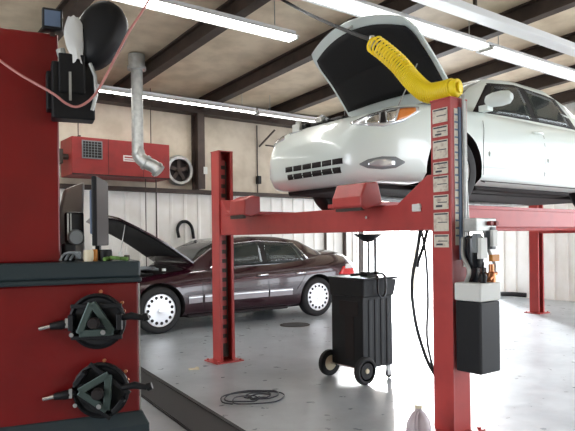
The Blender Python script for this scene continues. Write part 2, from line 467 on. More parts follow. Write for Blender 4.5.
# pulley, safety latch, decals, hydraulic line on the near post
dx = 3.4-PB/2-.0015
m = MB(); z = 2.25
rows = [.10,.075,.13,.085,.11,.10,.13,.09]
for i,h in enumerate(rows):
    m.box((dx-.002,YBm-.062,z-h),(dx,YBm+.066,z)); z -= h+.022 if i != 3 else h+.012
d = m.build('warning_label','decal',lift,loc=-LO); d['label'] = 'column of cream warning labels on the near post'
m = MB(); z = 2.25
for i,h in enumerate(rows):
    m.box((dx-.003,YBm-.055,z-.016),(dx-.002,YBm+.058,z-.006)); m.box((dx-.003,YBm-.05,z-h*.55),(dx-.002,YBm+.03,z-h*.55+.006))
    if i % 2: m.box((dx-.003,YBm-.01,z-h*.85),(dx-.002,YBm+.045,z-h*.7))
    z -= h+.022 if i != 3 else h+.012
m.build('label_print','decaldark',d)
dy = YBm-PA/2-.0015
m = MB()
m.box((3.345,dy-.002,1.30),(3.385,dy,2.24)).box((3.43,dy-.002,1.15),(3.465,dy,2.24))
m.build('side_label','decal',lift,loc=-LO)
m = MB()
for i in range(17):
    z = 1.36+i*.052; m.box((3.348,dy-.0035,z),(3.40,dy-.002,z+.012))
m.box((3.387,dy-.012,1.2),(3.412,dy,2.25))
m.build('scale_strip','blue',lift,loc=-LO)
MB().tube([(3.422,dy-.02,2.34),(3.425,dy-.025,1.8),(3.42,dy-.03,1.4),(3.40,dy-.05,1.2),(3.42,dy-.08,1.08)],.011).tube([(3.45,dy-.015,2.3),(3.452,dy-.018,1.7),(3.46,dy-.03,1.30),(3.47,dy-.09,1.12)],.008).build('hydraulic_line','steel',lift,loc=-LO,smooth=True)
m = MB(); 
m.box((3.312,2.82,1.545),(3.322,2.90,1.60)); m.lathe([(0,-.01),(.022,-.01),(.022,.012),(0,.012)],16,T=Matrix.Translation((3.315,2.84,1.58)),axis='X')
m.build('latch_bolt','whiteplastic',lift,loc=-LO,bevel=.004)
m = MB()
for yy in (3.95,4.0): pass
m.tube([(3.30,3.36,1.52),(3.326,3.36,1.52)],.012)
m.build('beam_bolt','chrome',lift,loc=-LO,smooth=True)
# hoses hanging under the beam by the near post
m = MB()
m.tube(spline([(3.44,2.93,1.41),(3.46,2.98,1.25),(3.44,3.02,1.0),(3.42,2.97,.72),(3.40,2.86,.48),(3.36,2.74,.37),(3.34,2.70,.36)],10),.013,n=8)
m.tube(spline([(3.50,2.97,1.41),(3.5,2.93,1.2),(3.48,2.90,.9),(3.44,2.88,.62),(3.38,2.78,.42),(3.35,2.71,.39)],10),.009,n=8)
m.tube(spline([(3.48,2.90,1.41),(3.5,2.95,1.30),(3.52,3.02,1.18),(3.52,3.03,1.13)],8),.012,n=8)
m.build('hanging_hose','black',lift,loc=-LO,smooth=True)
# power unit on the near post's outer side
pu = empty('hydraulic_power_unit',(3.42,2.425,.45)); tag(pu,'black and white hydraulic power unit hung on the outer side of the near red post','power unit')
MB().box((-.11,-.10,0),(.11,.10,.475)).build('tank','black',pu,bevel=.012)
MB().box((-.115,-.105,.478),(.115,.105,.60)).build('tank_cover','whiteplastic',pu,bevel=.012)
MB().box((-.04,-.03,.60),(.07,.06,.70)).lathe([(0,.70),(.055,.70),(.062,.72),(.062,.90),(.05,.915),(0,.915)],24,T=Matrix.Translation((.0,.02,0)),axis='Z').build('motor','blackgloss',pu,smooth=True,bevel=.004)
MB().box((-.10,-.07,.80),(-.045,-.03,.93)).box((.05,-.085,.82),(.095,-.03,.97)).build('capacitor_box','greyplastic',pu,bevel=.006)
MB().box((-.09,-.095,.76),(-.02,-.065,.90)).box((.025,-.11,.84),(.075,-.085,.95)).build('rating_plate','whiteplastic',pu,bevel=.003)
m = MB().tube(spline([(-.08,.03,.60),(-.09,.0,.68),(-.07,.06,.78),(-.03,.09,.9)],8),.014).tube(spline([(.09,-.03,.60),(.13,-.05,.70),(.13,0,.82),(.11,.03,1.0)],8),.012)
m.build('hydraulic_hose','steel',pu,smooth=True)
m = MB().lathe([(0,.60),(.03,.60),(.03,.66),(.018,.67),(.018,.72),(0,.72)],16,T=Matrix.Translation((.065,-.065,0)),axis='Z').tube([(.02,-.08,.62),(.10,-.08,.66)],.012)
m.build('valve','copper',pu,smooth=True)
MB().lathe([(0,.60),(.02,.60),(.028,.64),(.02,.66),(0,.66)],16,T=Matrix.Translation((-.05,-.08,0)),axis='Z').tube([(-.05,-.08,.64),(-.09,-.11,.74)],.008).build('release_lever','black',pu,smooth=True)
m = MB().box((.03,-.10,.74),(.11,-.07,.785)); m.build('yellow_tag','orange',pu,bevel=.003)
m = MB()
for xx in (.0,.06): m.lathe([(0,-.03),(.016,-.03),(.016,.0),(0,.0)],14,T=Matrix.Translation((xx+.03,-.07,.995)),axis='Y')
m.build('push_button','heatred',pu,smooth=True)
MB().box((-.10,-.07,.94),(.12,.03,1.03)).build('control_box','steel',pu,bevel=.006)
MB().box((-.05,.10,.30),(.05,.118,.44)).build('mounting_plate','darksteel',pu,bevel=.003)

# ------------------------------------------------------------------ cars
def body_rings(spec, xs):
    rings = []
    for x in xs:
        w = interp(spec['w'],x); zb = interp(spec['zb'],x); zs = interp(spec['zs'],x); zt = interp(spec['zt'],x)
        zm = zb+(zs-zb)*.55
        half = [(0,zb),(w*.7,zb),(w*.90,zb+.02),(w*.975,zb+.09),(w*.992,zb+(zm-zb)*.6),(w,zm),(w*.993,zm+(zs-zm)*.45),(w*.965,zm+(zs-zm)*.8),
                (w*.91,zs),(w*.80,zs+(zt-zs)*.45),(w*.62,zs+(zt-zs)*.75),(w*.36,zs+(zt-zs)*.95),(0,zt)]
        ring = [(x,-a,b) for a,b in half] + [(x,a,b) for a,b in half[-2:0:-1]]
        rings.append(ring)
    return rings
def cyl_cut(x, y0, y1, z, r):
    return MB().lathe([(0,y0),(r,y0),(r,y1),(0,y1)],48,T=Matrix.Translation((x,0,z))).build('cut','black')
def wheel(car, x, y, side, R, wd, cap, hole_n, rim_mat='silver'):
    # side -1: outer face towards -y
    T = Matrix.Translation((x, y, R)) @ Matrix.Diagonal((1, -side, 1, 1))
    # outer face at h=0, inner at h=wd  (for side=-1, +y is inward)
    prof = [(cap,.018),(cap+.012,.004),(R-.05,.0),(R-.02,.012),(R-.003,.035),(R,.06),(R,wd-.06),(R-.003,wd-.035),(R-.03,wd),(cap,wd-.01),(cap,.018)]
    ty = MB().lathe(prof,48,T=T).build('wheel','tyre',car,smooth=True)
    h = MB().lathe([(0,-.002),(.03,-.002),(.034,.006),(.07,.012),(cap*.62,.010),(cap*.93,.016),(cap-.004,.008),(cap,.02),(cap,.06),(0,.06)],40,T=T)
    for k in range(hole_n):
        a = 2*PI*(k+.5)/hole_n; c_, s_ = math.cos(a)*cap*.78, math.sin(a)*cap*.78
        q = T @ Matrix.Translation((c_,0,s_)) @ Matrix.Rotation(-a,4,'Y')
        r = cap*.10
        if hole_n < 8: h.box((-cap*.16,.0065,-cap*.17),(cap*.13,.016,cap*.17),1,T=q)
        else: h.lathe([(0,.009),(r,.009),(r,.02),(0,.02)],12,1,T=q)
    h.build('hubcap',[rim_mat,'darkslot'],ty,smooth=True)
    return ty
def car_common(car, spec, bodymat):
    L = spec['L']; xs = [0,.02,.05,.10,.16,.24,.34,.46] + [.6+.125*i for i in range(int((L-1.1)/.125))]
    xs += [L-.42,L-.3,L-.2,L-.12,L-.06,L-.02,L]; xs = sorted(set(round(x,3) for x in xs))
    b = MB().loft(body_rings(spec,xs)).build('body',[bodymat,'darkslot'],None,smooth=True,angle=50)
    cuts = []
    fx, rx = spec['fx'], spec['rx']; W = spec['hw']
    for x in (fx, rx):
        for s in (-1,1):
            a, c_ = s*(W-.27), s*(W+.2)
            cuts.append(cyl_cut(x, min(a,c_), max(a,c_), spec['wz'], spec['ar']))
    if 'bay' in spec:
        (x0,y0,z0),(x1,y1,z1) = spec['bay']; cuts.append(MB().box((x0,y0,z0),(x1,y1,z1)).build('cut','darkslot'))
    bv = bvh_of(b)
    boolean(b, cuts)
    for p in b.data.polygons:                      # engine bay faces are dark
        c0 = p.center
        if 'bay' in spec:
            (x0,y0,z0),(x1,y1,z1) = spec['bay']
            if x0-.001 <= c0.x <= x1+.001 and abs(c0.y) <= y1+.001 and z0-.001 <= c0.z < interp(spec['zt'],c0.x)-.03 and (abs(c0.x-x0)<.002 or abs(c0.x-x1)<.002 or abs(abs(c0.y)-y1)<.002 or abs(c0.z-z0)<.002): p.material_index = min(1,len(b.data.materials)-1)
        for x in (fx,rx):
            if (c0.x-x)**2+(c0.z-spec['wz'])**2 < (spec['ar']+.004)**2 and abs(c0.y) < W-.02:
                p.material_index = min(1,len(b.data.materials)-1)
    b.parent = car
    return b, bv
def cabin(car, st, bodymat, parent):
    # stations: x, half width at base, z base, half width at roof, z roof
    rings = []
    for (x,w0,z0,w1,z1) in st:
        h = z1-z0
        half = [(0,z0),(w0,z0),(w0+(w1-w0)*.5,z0+h*.5),(w1,z1-h*.12),(w1-.05,z1-h*.03),(w1*.6,z1-.0+.01*h),(0,z1+.02*h)]
        rings.append([(x,-a,b) for a,b in half]+[(x,a,b) for a,b in half[-2:0:-1]])
    c_ = MB().loft(rings).build('cabin',bodymat,parent,smooth=True,angle=40)
    return c_, bvh_of(c_)

# ---- the white car on the lift
GX, GY, GZ = 3.42, 4.30, 1.642
wc = empty('white_sedan',(GX,GY,GZ)); tag(wc,'white four door sedan raised on the red lift with its bonnet open','car')
spec = dict(L=4.80, hw=.90, fx=1.10, rx=3.80, wz=.335, ar=.395,
  w=[(0,.50),(.02,.56),(.06,.63),(.14,.71),(.26,.785),(.46,.85),(.8,.89),(2.4,.90),(4.0,.89),(4.5,.85),(4.7,.78),(4.8,.66)],
  zb=[(0,.30),(.05,.24),(.2,.20),(.6,.20),(4.2,.20),(4.6,.24),(4.8,.36)],
  zs=[(0,.50),(.05,.58),(.2,.74),(.34,.82),(.5,.875),(.7,.905),(1.1,.93),(1.6,.93),(4.2,.91),(4.7,.86),(4.8,.74)],
  zt=[(0,.58),(.05,.66),(.2,.78),(.34,.85),(.5,.905),(1.1,.97),(1.6,.99),(3.9,1.02),(4.6,1.02),(4.8,.90)],
  bay=((.30,-.64,.42),(1.32,.64,1.3)))
b, bv = car_common(wc, spec, 'white')
cab, cv = cabin(wc, [(1.28,.66,.90,.62,.93),(1.34,.74,.88,.66,.97),(1.75,.80,.88,.615,1.27),(2.05,.81,.88,.60,1.41),(2.5,.81,.88,.595,1.46),(3.2,.80,.88,.59,1.45),(3.6,.78,.88,.58,1.36),(4.05,.72,.90,.62,1.12),(4.2,.66,.92,.60,1.0)], 'white', b)
def add_patch(v, name, m, par, corners, d, nu=10, nv=6, off=.006, solid=.006, label=None):
    o = patch(v, corners, d, nu, nv, off).build(name, m, par, smooth=True, solid=solid)
    if label: o['label'] = label
    return o
b = wc
# windows
for s in (-1,1):
    d = (0,-s,0)
    add_patch(cv,'side_window','glass',b,([(1.74,s*1.5,.97),(2.56,s*1.5,.985)],[(2.04,s*1.5,1.30),(2.56,s*1.5,1.365)]),d,10,6,.004)
    add_patch(cv,'side_window','glass',b,([(2.66,s*1.5,.985),(3.42,s*1.5,1.0)],[(2.66,s*1.5,1.365),(3.30,s*1.5,1.31)]),d,10,6,.004)
    add_patch(cv,'window_frame','darkslot',b,([(1.56,s*1.5,.955),(3.60,s*1.5,.975)],[(2.0,s*1.5,1.335),(2.5,s*1.5,1.39),(3.38,s*1.5,1.345)]),d,24,6,.0005,.002)
add_patch(cv,'windshield','glass',b,([(.5,-.60,.985),(.5,.60,.985)],[(.5,-.54,1.37),(.5,.54,1.37)]),(1,0,0),14,8,.006)
MB().tube([(1.42,-.55,1.04),(1.50,-.10,1.10)],.008).tube([(1.40,.05,1.04),(1.50,.50,1.09)],.008).build('wiper','black',b)
# door gaps
def seam(v, par, pts, s, w_=.008):
    for a,c_ in zip(pts,pts[1:]):
        a = Vector(a); c_ = Vector(c_); t_ = (c_-a).normalized(); nrm = Vector((-t_.z,0,t_.x))*w_*.5
        e = [(a-nrm),(c_-nrm)]; f_ = [(a+nrm),(c_+nrm)]
        e = [(p.x,s*1.6,p.z) for p in e]; f_ = [(p.x,s*1.6,p.z) for p in f_]
        yield ([e[0],e[1]],[f_[0],f_[1]])
def seams(v, par, lists, s, name='door_gap', m='seam', w_=.008, off=.002):
    if len(lists) > 1:
        for l in lists: seams(v, par, [l], s, name, m, w_, off)
        return
    mb = MB()
    for pts in lists:
        for cor in seam(v, par, pts, s, w_):
            q = patch(v, cor, (0,-s,0), 6, 1, off); mb.add(q.v, q.f)
    return mb.build(name, m, par)
for s in (-1,1):
    seams(bv, b, [[(1.53,0,.84),(1.50,0,.6),(1.52,0,.26),(1.60,0,.25)],[(2.6,0,.88),(2.61,0,.26)],[(3.45,0,.5),(3.55,0,.7),(3.52,0,.89)],[(1.52,0,.26),(3.4,0,.26)]], s)
    seams(bv, b, [[(1.6,0,.52),(2.55,0,.53)],[(2.66,0,.53),(3.35,0,.54)]], s, 'side_moulding','white',.05,.012)
    MB().tube([(2.36,s*.905,.80),(2.40,s*.925,.805),(2.50,s*.925,.81),(2.54,s*.905,.81)],.013).build('door_handle','white',b,smooth=True)
    # mirror
    mm = MB(); rings = []
    for (yy,k) in ((.86,.35),(.88,.7),(.94,.95),(1.02,1.0),(1.09,.85),(1.12,.45)):
        rings.append([(1.60+.065*k*math.cos(a)+(yy-.86)*.14, s*yy, 1.04+.075*k*math.sin(a)) for a in [2*PI*i/16 for i in range(16)]])
    mm.loft(rings); mm.box((1.57,min(s*.80,s*.90),.945),(1.66,max(s*.80,s*.90),1.0))
    mo = mm.build('side_mirror','white',b,smooth=True)
    MB().lathe([(0,0),(.055,0),(.055,.004),(0,.004)],20,T=Matrix.Translation((1.685,s*1.0,1.04)),axis='X').build('mirror_glass','glass',mo)
# front details
def nose(y, z0):     # plan curve of the bumper at |y|
    lo, hi = 0, .6
    for _ in range(30):
        mid = (lo+hi)/2
        if interp(spec['w'],mid)*.97 < abs(y): lo = mid
        else: hi = mid
    return lo
F_ = (1,0,0)
for zz,hh,yw in ((.385,.046,.40),(.310,.046,.37)):
    add_patch(bv,'grille_slot','darkslot',b,([(-.6,-yw-.13,zz-hh/2-.003),(-.6,yw-.13,zz-hh/2-.003)],[(-.6,-yw-.13,zz+hh/2),(-.6,yw-.13,zz+hh/2)]),F_,24,2,.004,.006)
m = MB()
for k in range(5):
    yy = -.41+.14*k
    q = patch(bv,([(-.6,yy-.005,.285),(-.6,yy+.005,.285)],[(-.6,yy-.005,.41),(-.6,yy+.005,.41)]),F_,1,4,.009); m.add(q.v,q.f)
m.build('grille_bar','white',b)
for s in (-1,1):
    dd = (.72,-s*.69,0)
    # headlamp
    pt = lambda p_, z_: (.1, s*(p_-.069)/.72, z_)
    o = add_patch(bv,'headlamp','lens',b,([pt(.455,.715),pt(.60,.675),pt(.74,.665),pt(.90,.715),pt(1.05,.825)],[pt(.455,.735),pt(.60,.785),pt(.74,.825),pt(.90,.855),pt(1.05,.87)]),dd,24,6,.006,.010)
    q = add_patch(bv,'lamp_reflector','chrome',o,([pt(.58,.70),pt(.70,.695)],[pt(.60,.765),pt(.70,.79)]),dd,6,5,.013,.004)
    q = add_patch(bv,'lamp_reflector','darkslot',o,([pt(.71,.695),pt(.76,.70)],[pt(.72,.795),pt(.75,.81)]),dd,4,5,.013,.004)
    q = add_patch(bv,'lamp_reflector','chrome',o,([pt(.77,.70),pt(.83,.715)],[pt(.76,.80),pt(.86,.83)]),dd,4,5,.013,.004)
    q = add_patch(bv,'turn_signal','amber',o,([pt(.85,.72),pt(.94,.755),pt(1.02,.82)],[pt(.88,.835),pt(.94,.85),pt(1.02,.858)]),dd,8,5,.013,.004)
    o = add_patch(bv,'fog_lamp_surround','greyplastic',b,([(-.02,s*.76,.34),(.03,s*.81,.31),(.11,s*.90,.30),(.19,s*.98,.315),(.24,s*1.04,.36)],[(-.02,s*.76,.35),(.03,s*.81,.385),(.11,s*.90,.41),(.19,s*.98,.41),(.24,s*1.04,.375)]),dd,12,5,.004,.006)
    add_patch(bv,'fog_lamp','lens',o,([(.03,s*.81,.335),(.07,s*.86,.325),(.12,s*.91,.32),(.18,s*.98,.34)],[(.03,s*.81,.35),(.07,s*.86,.385),(.12,s*.91,.39),(.18,s*.98,.375)]),dd,10,5,.010,.006)
# engine bay rim and contents
m = MB().box((.34,-.60,.43),(1.28,.60,.52)).box((.50,-.30,.5),(1.05,.35,.80)).box((.36,-.50,.55),(.46,.5,.66))
m.box((.9,.36,.5),(1.2,.60,.86)).box((.55,-.60,.5),(.85,-.38,.83))
m.box((.33,.02,.55),(.50,.30,.88)).box((.34,.38,.55),(.60,.60,.90)).box((.50,.0,.8),(.9,.3,.93))
m.build('engine','black',b,bevel=.02)
MB().tube(spline([(.36,.05,.86),(.40,.20,.93),(.5,.34,.90),(.62,.45,.92)],8),.025).build('air_duct','greyplastic',b,smooth=True)
MB().box((.30,.44,.76),(.38,.56,.90)).lathe([(0,.90),(.03,.90),(.03,.93),(0,.93)],14,T=Matrix.Translation((.34,.5,0)),axis='Z').build('washer_tank','whiteplastic',b,bevel=.01)
MB().box((.31,.10,.86),(.36,.20,.91)).build('battery_terminal','steel',b,bevel=.006)
MB().tube(spline([(.45,.1,.66),(.42,.25,.78),(.5,.45,.80),(.75,.52,.80)],8),.03).tube(spline([(.45,-.4,.68),(.5,-.3,.82),(.7,-.2,.84)],8),.02).build('coolant_hose','steel',b,smooth=True)
MB().box((.24,-.66,.735),(.30,.66,.765)).box((.22,.30,.735),(.27,.50,.80)).build('radiator_support','greyplastic',b,bevel=.008)
# open bonnet
HX, HZ = 1.32, 1.09
ang = math.radians(44.5)
def hoodpt(u, v, thick=0, inset=0):
    # u across -1..1, v from hinge 0 to free edge 1
    hw = .73 - .02*v - inset
    if v > .8: hw -= .06*((v-.8)/.2)**2
    le = (.92 + .15*(1-u*u)) * v - (inset*1.0 if v > .5 else -inset)
    y = u*hw
    crown = .035*(1-u*u) + .05*math.sin(v*PI)*.6
    n_ = crown - thick
    return Vector((HX - le*math.cos(ang) + n_*math.sin(ang)*1.0, y, HZ + le*math.sin(ang) + n_*math.cos(ang)))
def hood(parent, mo, mi_, N=18):
    g = MB()
    top = [hoodpt(-1+2*i/N, j/12, 0) for i in range(N+1) for j in range(13)]
    bot = [hoodpt(-1+2*i/N, j/12, .022) for i in range(N+1) for j in range(13)]
    fs = []
    for i in range(N):
        for j in range(12):
            a = i*13+j; fs.append((a,a+1,a+14,a+13))
    g.add(top,fs)
    g.add(bot,[f[::-1] for f in fs])
    o0 = [i for i in range(13)] + [i*13+12 for i in range(1,N+1)] + [N*13+j for j in range(11,-1,-1)] + [i*13 for i in range(N-1,0,-1)]
    nT = len(top); k = len(o0)
    g.f += [[o0[i],o0[(i+1)%k],o0[(i+1)%k]+nT,o0[i]+nT] for i in range(k)]; g.m += [0]*k
    h = g.build('bonnet',mo,parent,smooth=True)
    g = MB()
    g.grid(lambda u,v: hoodpt(-1+2*u, .09+.865*v, .030, .045), 18, 12)
    g.build('bonnet_insulation',mi_,h,smooth=True,solid=.012)
    return h
hd = hood(b,'white','hood_under')
MB().tube([(.55,-.60,.78),(.93,-.58,1.36)],.006).build('prop_rod','steel',b)
MB().tube([hoodpt(0,.95,.035)+Vector((0,-.05,0)),hoodpt(0,.95,.06)+Vector((0,.05,0))],.012).build('bonnet_latch','steel',hd)
# wheels and underbody
for x,s in ((spec['fx'],-1),(spec['fx'],1),(spec['rx'],-1),(spec['rx'],1)):
    wheel(wc, x, s*.885, s, .335, .21, .205, 6)
MB().box((.25,-.58,.16),(4.5,.58,.23)).box((1.5,-.80,.17),(3.3,.80,.22)).box((.9,-.8,.22),(1.2,.8,.30)).build('underbody','darkslot',wc,bevel=.02)
MB().tube(spline([(.9,.1,.15),(1.6,.12,.13),(2.6,.15,.13),(3.6,.3,.15),(4.5,.4,.2)],6),.035).build('exhaust_pipe','steel',wc,smooth=True)

# ---- the maroon car on the floor
mc = empty('maroon_sedan',(2.66,8.92,0)); tag(mc,'dark maroon sedan with raised bonnet parked on the floor behind the lift','car')
spec = dict(L=5.09, hw=.94, fx=1.01, rx=4.01, wz=.345, ar=.40,
  w=[(0,.66),(.02,.72),(.06,.78),(.14,.84),(.3,.89),(.6,.925),(1,.94),(4.2,.935),(4.7,.90),(4.95,.84),(5.09,.72)],
  zb=[(0,.34),(.06,.26),(.3,.21),(4.4,.21),(4.8,.28),(5.05,.38)],
  zs=[(0,.55),(.05,.64),(.3,.70),(1.0,.79),(1.7,.855),(3.9,.94),(4.7,.96),(4.98,.90),(5.09,.76)],
  zt=[(0,.60),(.05,.70),(.3,.78),(1.0,.90),(1.7,.985),(3.9,1.12),(4.4,1.17),(4.8,1.15),(4.98,1.06),(5.09,.86)],
  bay=((.25,-.70,.45),(1.50,.70,1.4)))
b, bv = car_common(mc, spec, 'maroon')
cab, cv = cabin(mc, [(1.55,.70,.92,.66,.95),(1.62,.78,.90,.70,.99),(2.0,.83,.88,.66,1.24),(2.35,.84,.88,.64,1.375),(2.8,.84,.88,.635,1.42),(3.4,.83,.88,.63,1.41),(3.8,.82,.88,.62,1.35),(4.25,.77,.92,.64,1.14),(4.4,.70,.95,.62,1.08)], 'maroon', b)
b = mc
for s in (-1,1):
    d = (0,-s,0)
    add_patch(cv,'side_window','glass',b,([(2.06,s*1.5,.955),(2.90,s*1.5,.965)],[(2.42,s*1.5,1.27),(2.90,s*1.5,1.325)]),d,10,6,.004)
    add_patch(cv,'side_window','glass',b,([(3.0,s*1.5,.965),(3.80,s*1.5,.985)],[(3.0,s*1.5,1.325),(3.62,s*1.5,1.27)]),d,10,6,.004)
    add_patch(cv,'window_frame','chrome',b,([(1.90,s*1.5,.925),(3.98,s*1.5,.955)],[(2.37,s*1.5,1.305),(2.9,s*1.5,1.35),(3.68,s*1.5,1.305)]),d,24,6,.0005,.002)
    add_patch(cv,'window_seal','darkslot',b,([(1.95,s*1.5,.935),(3.93,s*1.5,.965)],[(2.39,s*1.5,1.295),(2.9,s*1.5,1.34),(3.66,s*1.5,1.295)]),d,24,6,.0015,.002)
    seams(bv, b, [[(1.72,0,.85),(1.70,0,.6),(1.72,0,.27)],[(2.93,0,.88),(2.94,0,.27)],[(3.52,0,.5),(3.72,0,.75),(3.75,0,.89)],[(1.72,0,.27),(3.5,0,.27)]], s, w_=.007)
    seams(bv, b, [[(1.46,0,.47),(1.69,0,.475)],[(1.73,0,.475),(2.92,0,.48)],[(2.95,0,.48),(3.42,0,.48)],[(4.44,0,.48),(4.9,0,.485)],[(.2,0,.47),(.58,0,.47)]], s, 'side_moulding','trimgrey',.12,.012)
    seams(bv, b, [[(1.46,0,.50),(1.69,0,.505)],[(1.73,0,.505),(2.92,0,.51)],[(2.95,0,.51),(3.42,0,.51)]], s, 'chrome_strip','chrome',.02,.020)
    for xx in (2.72,3.52): MB().tube([(xx,s*.93,.775),(xx+.04,s*.955,.78),(xx+.15,s*.955,.785),(xx+.19,s*.93,.785)],.016).build('door_handle','chrome',b,smooth=True)
    mm = MB(); rings = []
    for (yy,k) in ((.90,.35),(.93,.8),(1.0,1.0),(1.07,.9),(1.10,.5)):
        rings.append([(2.08+.06*k*math.cos(a), s*yy, 1.0+.065*k*math.sin(a)) for a in [2*PI*i/14 for i in range(14)]])
    mm.loft(rings).box((2.05,min(s*.82,s*.92),.93),(2.12,max(s*.82,s*.92),.97)); mm.build('side_mirror','maroon',b,smooth=True)
    o = add_patch(bv,'tail_lamp','redlens',b,([(4.50,s*1.6,.72),(4.99,s*1.6,.68)],[(4.62,s*1.6,.86),(4.99,s*1.6,.86)]),d,8,6,.008,.012)
    add_patch(bv,'reverse_lens','whitelens',o,([(4.66,s*1.6,.82),(4.98,s*1.6,.82)],[(4.70,s*1.6,.90),(4.97,s*1.6,.90)]),d,6,4,.016,.006)
    add_patch(bv,'head_lamp','lens',b,([(-.6,s*.36,.56),(-.6,s*.80,.58)],[(-.6,s*.36,.66),(-.6,s*.80,.68)]),F_,10,5,.008,.01)
add_patch(cv,'windshield','glass',b,([(.5,-.66,1.01),(.5,.66,1.01)],[(.5,-.58,1.35),(.5,.58,1.35)]),(1,0,0),14,8,.006)
add_patch(cv,'rear_window','glass',b,([(5.5,-.60,1.12),(5.5,.60,1.12)],[(5.5,-.56,1.35),(5.5,.56,1.35)]),(-1,0,0),14,8,.006)
add_patch(bv,'rear_bumper_strip','trimgrey',b,([(5.6,-.70,.50),(5.6,.70,.50)],[(5.6,-.70,.56),(5.6,.70,.56)]),(-1,0,0),14,2,.01)
add_patch(bv,'front_grille','chrome',b,([(-.6,-.30,.52),(-.6,.30,.52)],[(-.6,-.28,.66),(-.6,.28,.66)]),F_,10,4,.006)
m = MB().box((.30,-.66,.46),(1.46,.66,.56)).box((.50,-.40,.56),(1.15,.40,.86)).box((.40,-.62,.56),(.75,-.42,.90)).box((1.0,.42,.56),(1.3,.62,.92))
m.build('engine','black',b,bevel=.02)
MB().tube(spline([(.4,-.5,.8),(.6,-.55,.93),(.9,-.5,.95),(1.2,-.3,.93)],8),.03).tube(spline([(.5,.1,.86),(.8,-.1,.95),(1.2,-.45,.92)],8),.022).build('intake_hose','greyplastic',b,smooth=True)
MB().lathe([(0,.90),(.045,.90),(.045,.93),(0,.93)],16,T=Matrix.Translation((.55,-.52,0)),axis='Z').lathe([(0,.90),(.03,.90),(.03,.94),(0,.94)],16,T=Matrix.Translation((1.22,-.60,0)),axis='Z').build('filler_cap','whiteplastic',b,smooth=True)
HX, HZ = 1.66, 1.02; ang = math.radians(30)
_h = hoodpt
def hoodpt(u, v, thick=0, inset=0):
    hw = .74 - .03*v - inset
    le = (1.36 + .08*(1-u*u)) * v - (inset if v > .5 else -inset)
    y = u*hw; n_ = .03*(1-u*u) + .04*math.sin(v*PI) - thick
    return Vector((HX - le*math.cos(ang) + n_*math.sin(ang), y, HZ + le*math.sin(ang) + n_*math.cos(ang)))
hd = hood(b,'maroon','hood_under')
MB().tube([(.45,-.66,.80),(.60,-.64,1.60)],.006).build('prop_rod','steel',b)
for x,s in ((spec['fx'],-1),(spec['fx'],1),(spec['rx'],-1),(spec['rx'],1)):
    wheel(mc, x, s*.925, s, .345, .21, .245, 15)
MB().box((.3,-.6,.17),(4.7,.6,.24)).box((1.5,-.84,.18),(3.4,.84,.23)).build('underbody','darkslot',mc,bevel=.02)
for s in (-1,1):
    MB().box((2.35,s*.36-.24,.25),(2.85,s*.36+.24,.5)).box((2.75,s*.36-.23,.45),(2.90,s*.36+.23,1.05)).box((2.80,s*.36-.12,1.07),(2.88,s*.36+.12,1.22)).build('seat','interior',b,bevel=.04)

# ------------------------------------------------------------------ wheeled oil drain cart
oc = empty('oil_drain_cart',(4.05,4.20,0)); tag(oc,'tall black wheeled oil drain cart standing under the lift','cart')
m = MB()
m.box((-.20,-.22,.13),(.20,.22,.82))
for k in range(4): m.box((-.13+k*.08,-.228,.15),(-.09+k*.08,-.215,.78))
m.build('tank','black',oc,bevel=.018)
m = MB()
m.box((-.206,-.16,.62),(-.199,.10,.76)).box((-.206,-.10,.20),(-.199,.02,.62))
m.build('front_recess','darkslot',oc,bevel=.003)
m = MB(); tw = [(-.21,-.235,.80),(.21,-.235,.80),(.21,.235,.80),(-.21,.235,.80)]; t2 = [(-.215,-.25,.98),(.235,-.25,.96),(.235,.25,.96),(-.215,.25,.98)]
m.loft([[Vector(p) for p in tw],[Vector(p) for p in t2]])
m.build('top_tray','black',oc,bevel=.015)
MB().box((-.222,-.258,.965),(.242,.258,.985)).build('tray_rim','black',oc,bevel=.008)
MB().lathe([(0,1.33),(.03,1.33),(.14,1.40),(.145,1.40),(.035,1.32),(0,1.32)],24,T=Matrix.Translation((.10,0,0)),axis='Z').build('drain_funnel','black',oc,smooth=True)
MB().tube([(.10,0,.97),(.10,0,1.33)],.012).tube([(.12,-.075,.97),(.12,-.075,1.40)],.016).build('drain_pipe','greyplastic',oc,smooth=True)
m = MB().tube(spline([(.05,-.16,1.0),(-.05,-.27,.98),(-.06,-.285,.85),(.0,-.28,.80),(.05,-.275,.86),(.05,-.26,1.0),(.10,-.1,1.02)],8),.012)
m.build('drain_hose','blackgloss',oc,smooth=True)
m = MB().box((-.02,-.10,.985),(.10,.0,1.03)).tube([(-.1,.05,1.0),(.12,-.12,1.02)],.014); m.build('valve_handle','black',oc,bevel=.008)
for yy,s in ((.28,1),(-.285,-1)):
    T = Matrix.Translation((-.21,yy,.130)) @ Matrix.Diagonal((1,-s,1,1))
    w_ = MB().lathe([(.075,.004),(.11,.0),(.127,.012),(.130,.03),(.127,.05),(.11,.058),(.075,.055),(.075,.004)],36,T=T).build('wheel','tyre',oc,smooth=True)
    MB().lathe([(0,-.006),(.020,-.006),(.024,.004),(.066,.012),(.078,.006),(.078,.05),(.066,.05),(0,.056)],28,T=T).build('hub','cream',w_,smooth=True)
# show the outer sides of the left wheel too
MB().tube([(-.21,-.24,.130),(-.21,.24,.130)],.010).build('axle','chrome',oc,smooth=True)
m = MB().lathe([(0,-.012),(.035,-.012),(.038,-.006),(.038,.006),(.035,.012),(0,.012)],20,T=Matrix.Translation((.17,-.19,.038)))
for o_ in [m.build('caster','tyre',oc,smooth=True)]:
    MB().box((.14,-.206,.03),(.19,-.203,.13)).box((.14,-.177,.03),(.19,-.174,.13)).box((.14,-.206,.12),(.19,-.174,.13)).build('caster_fork','steel',o_)

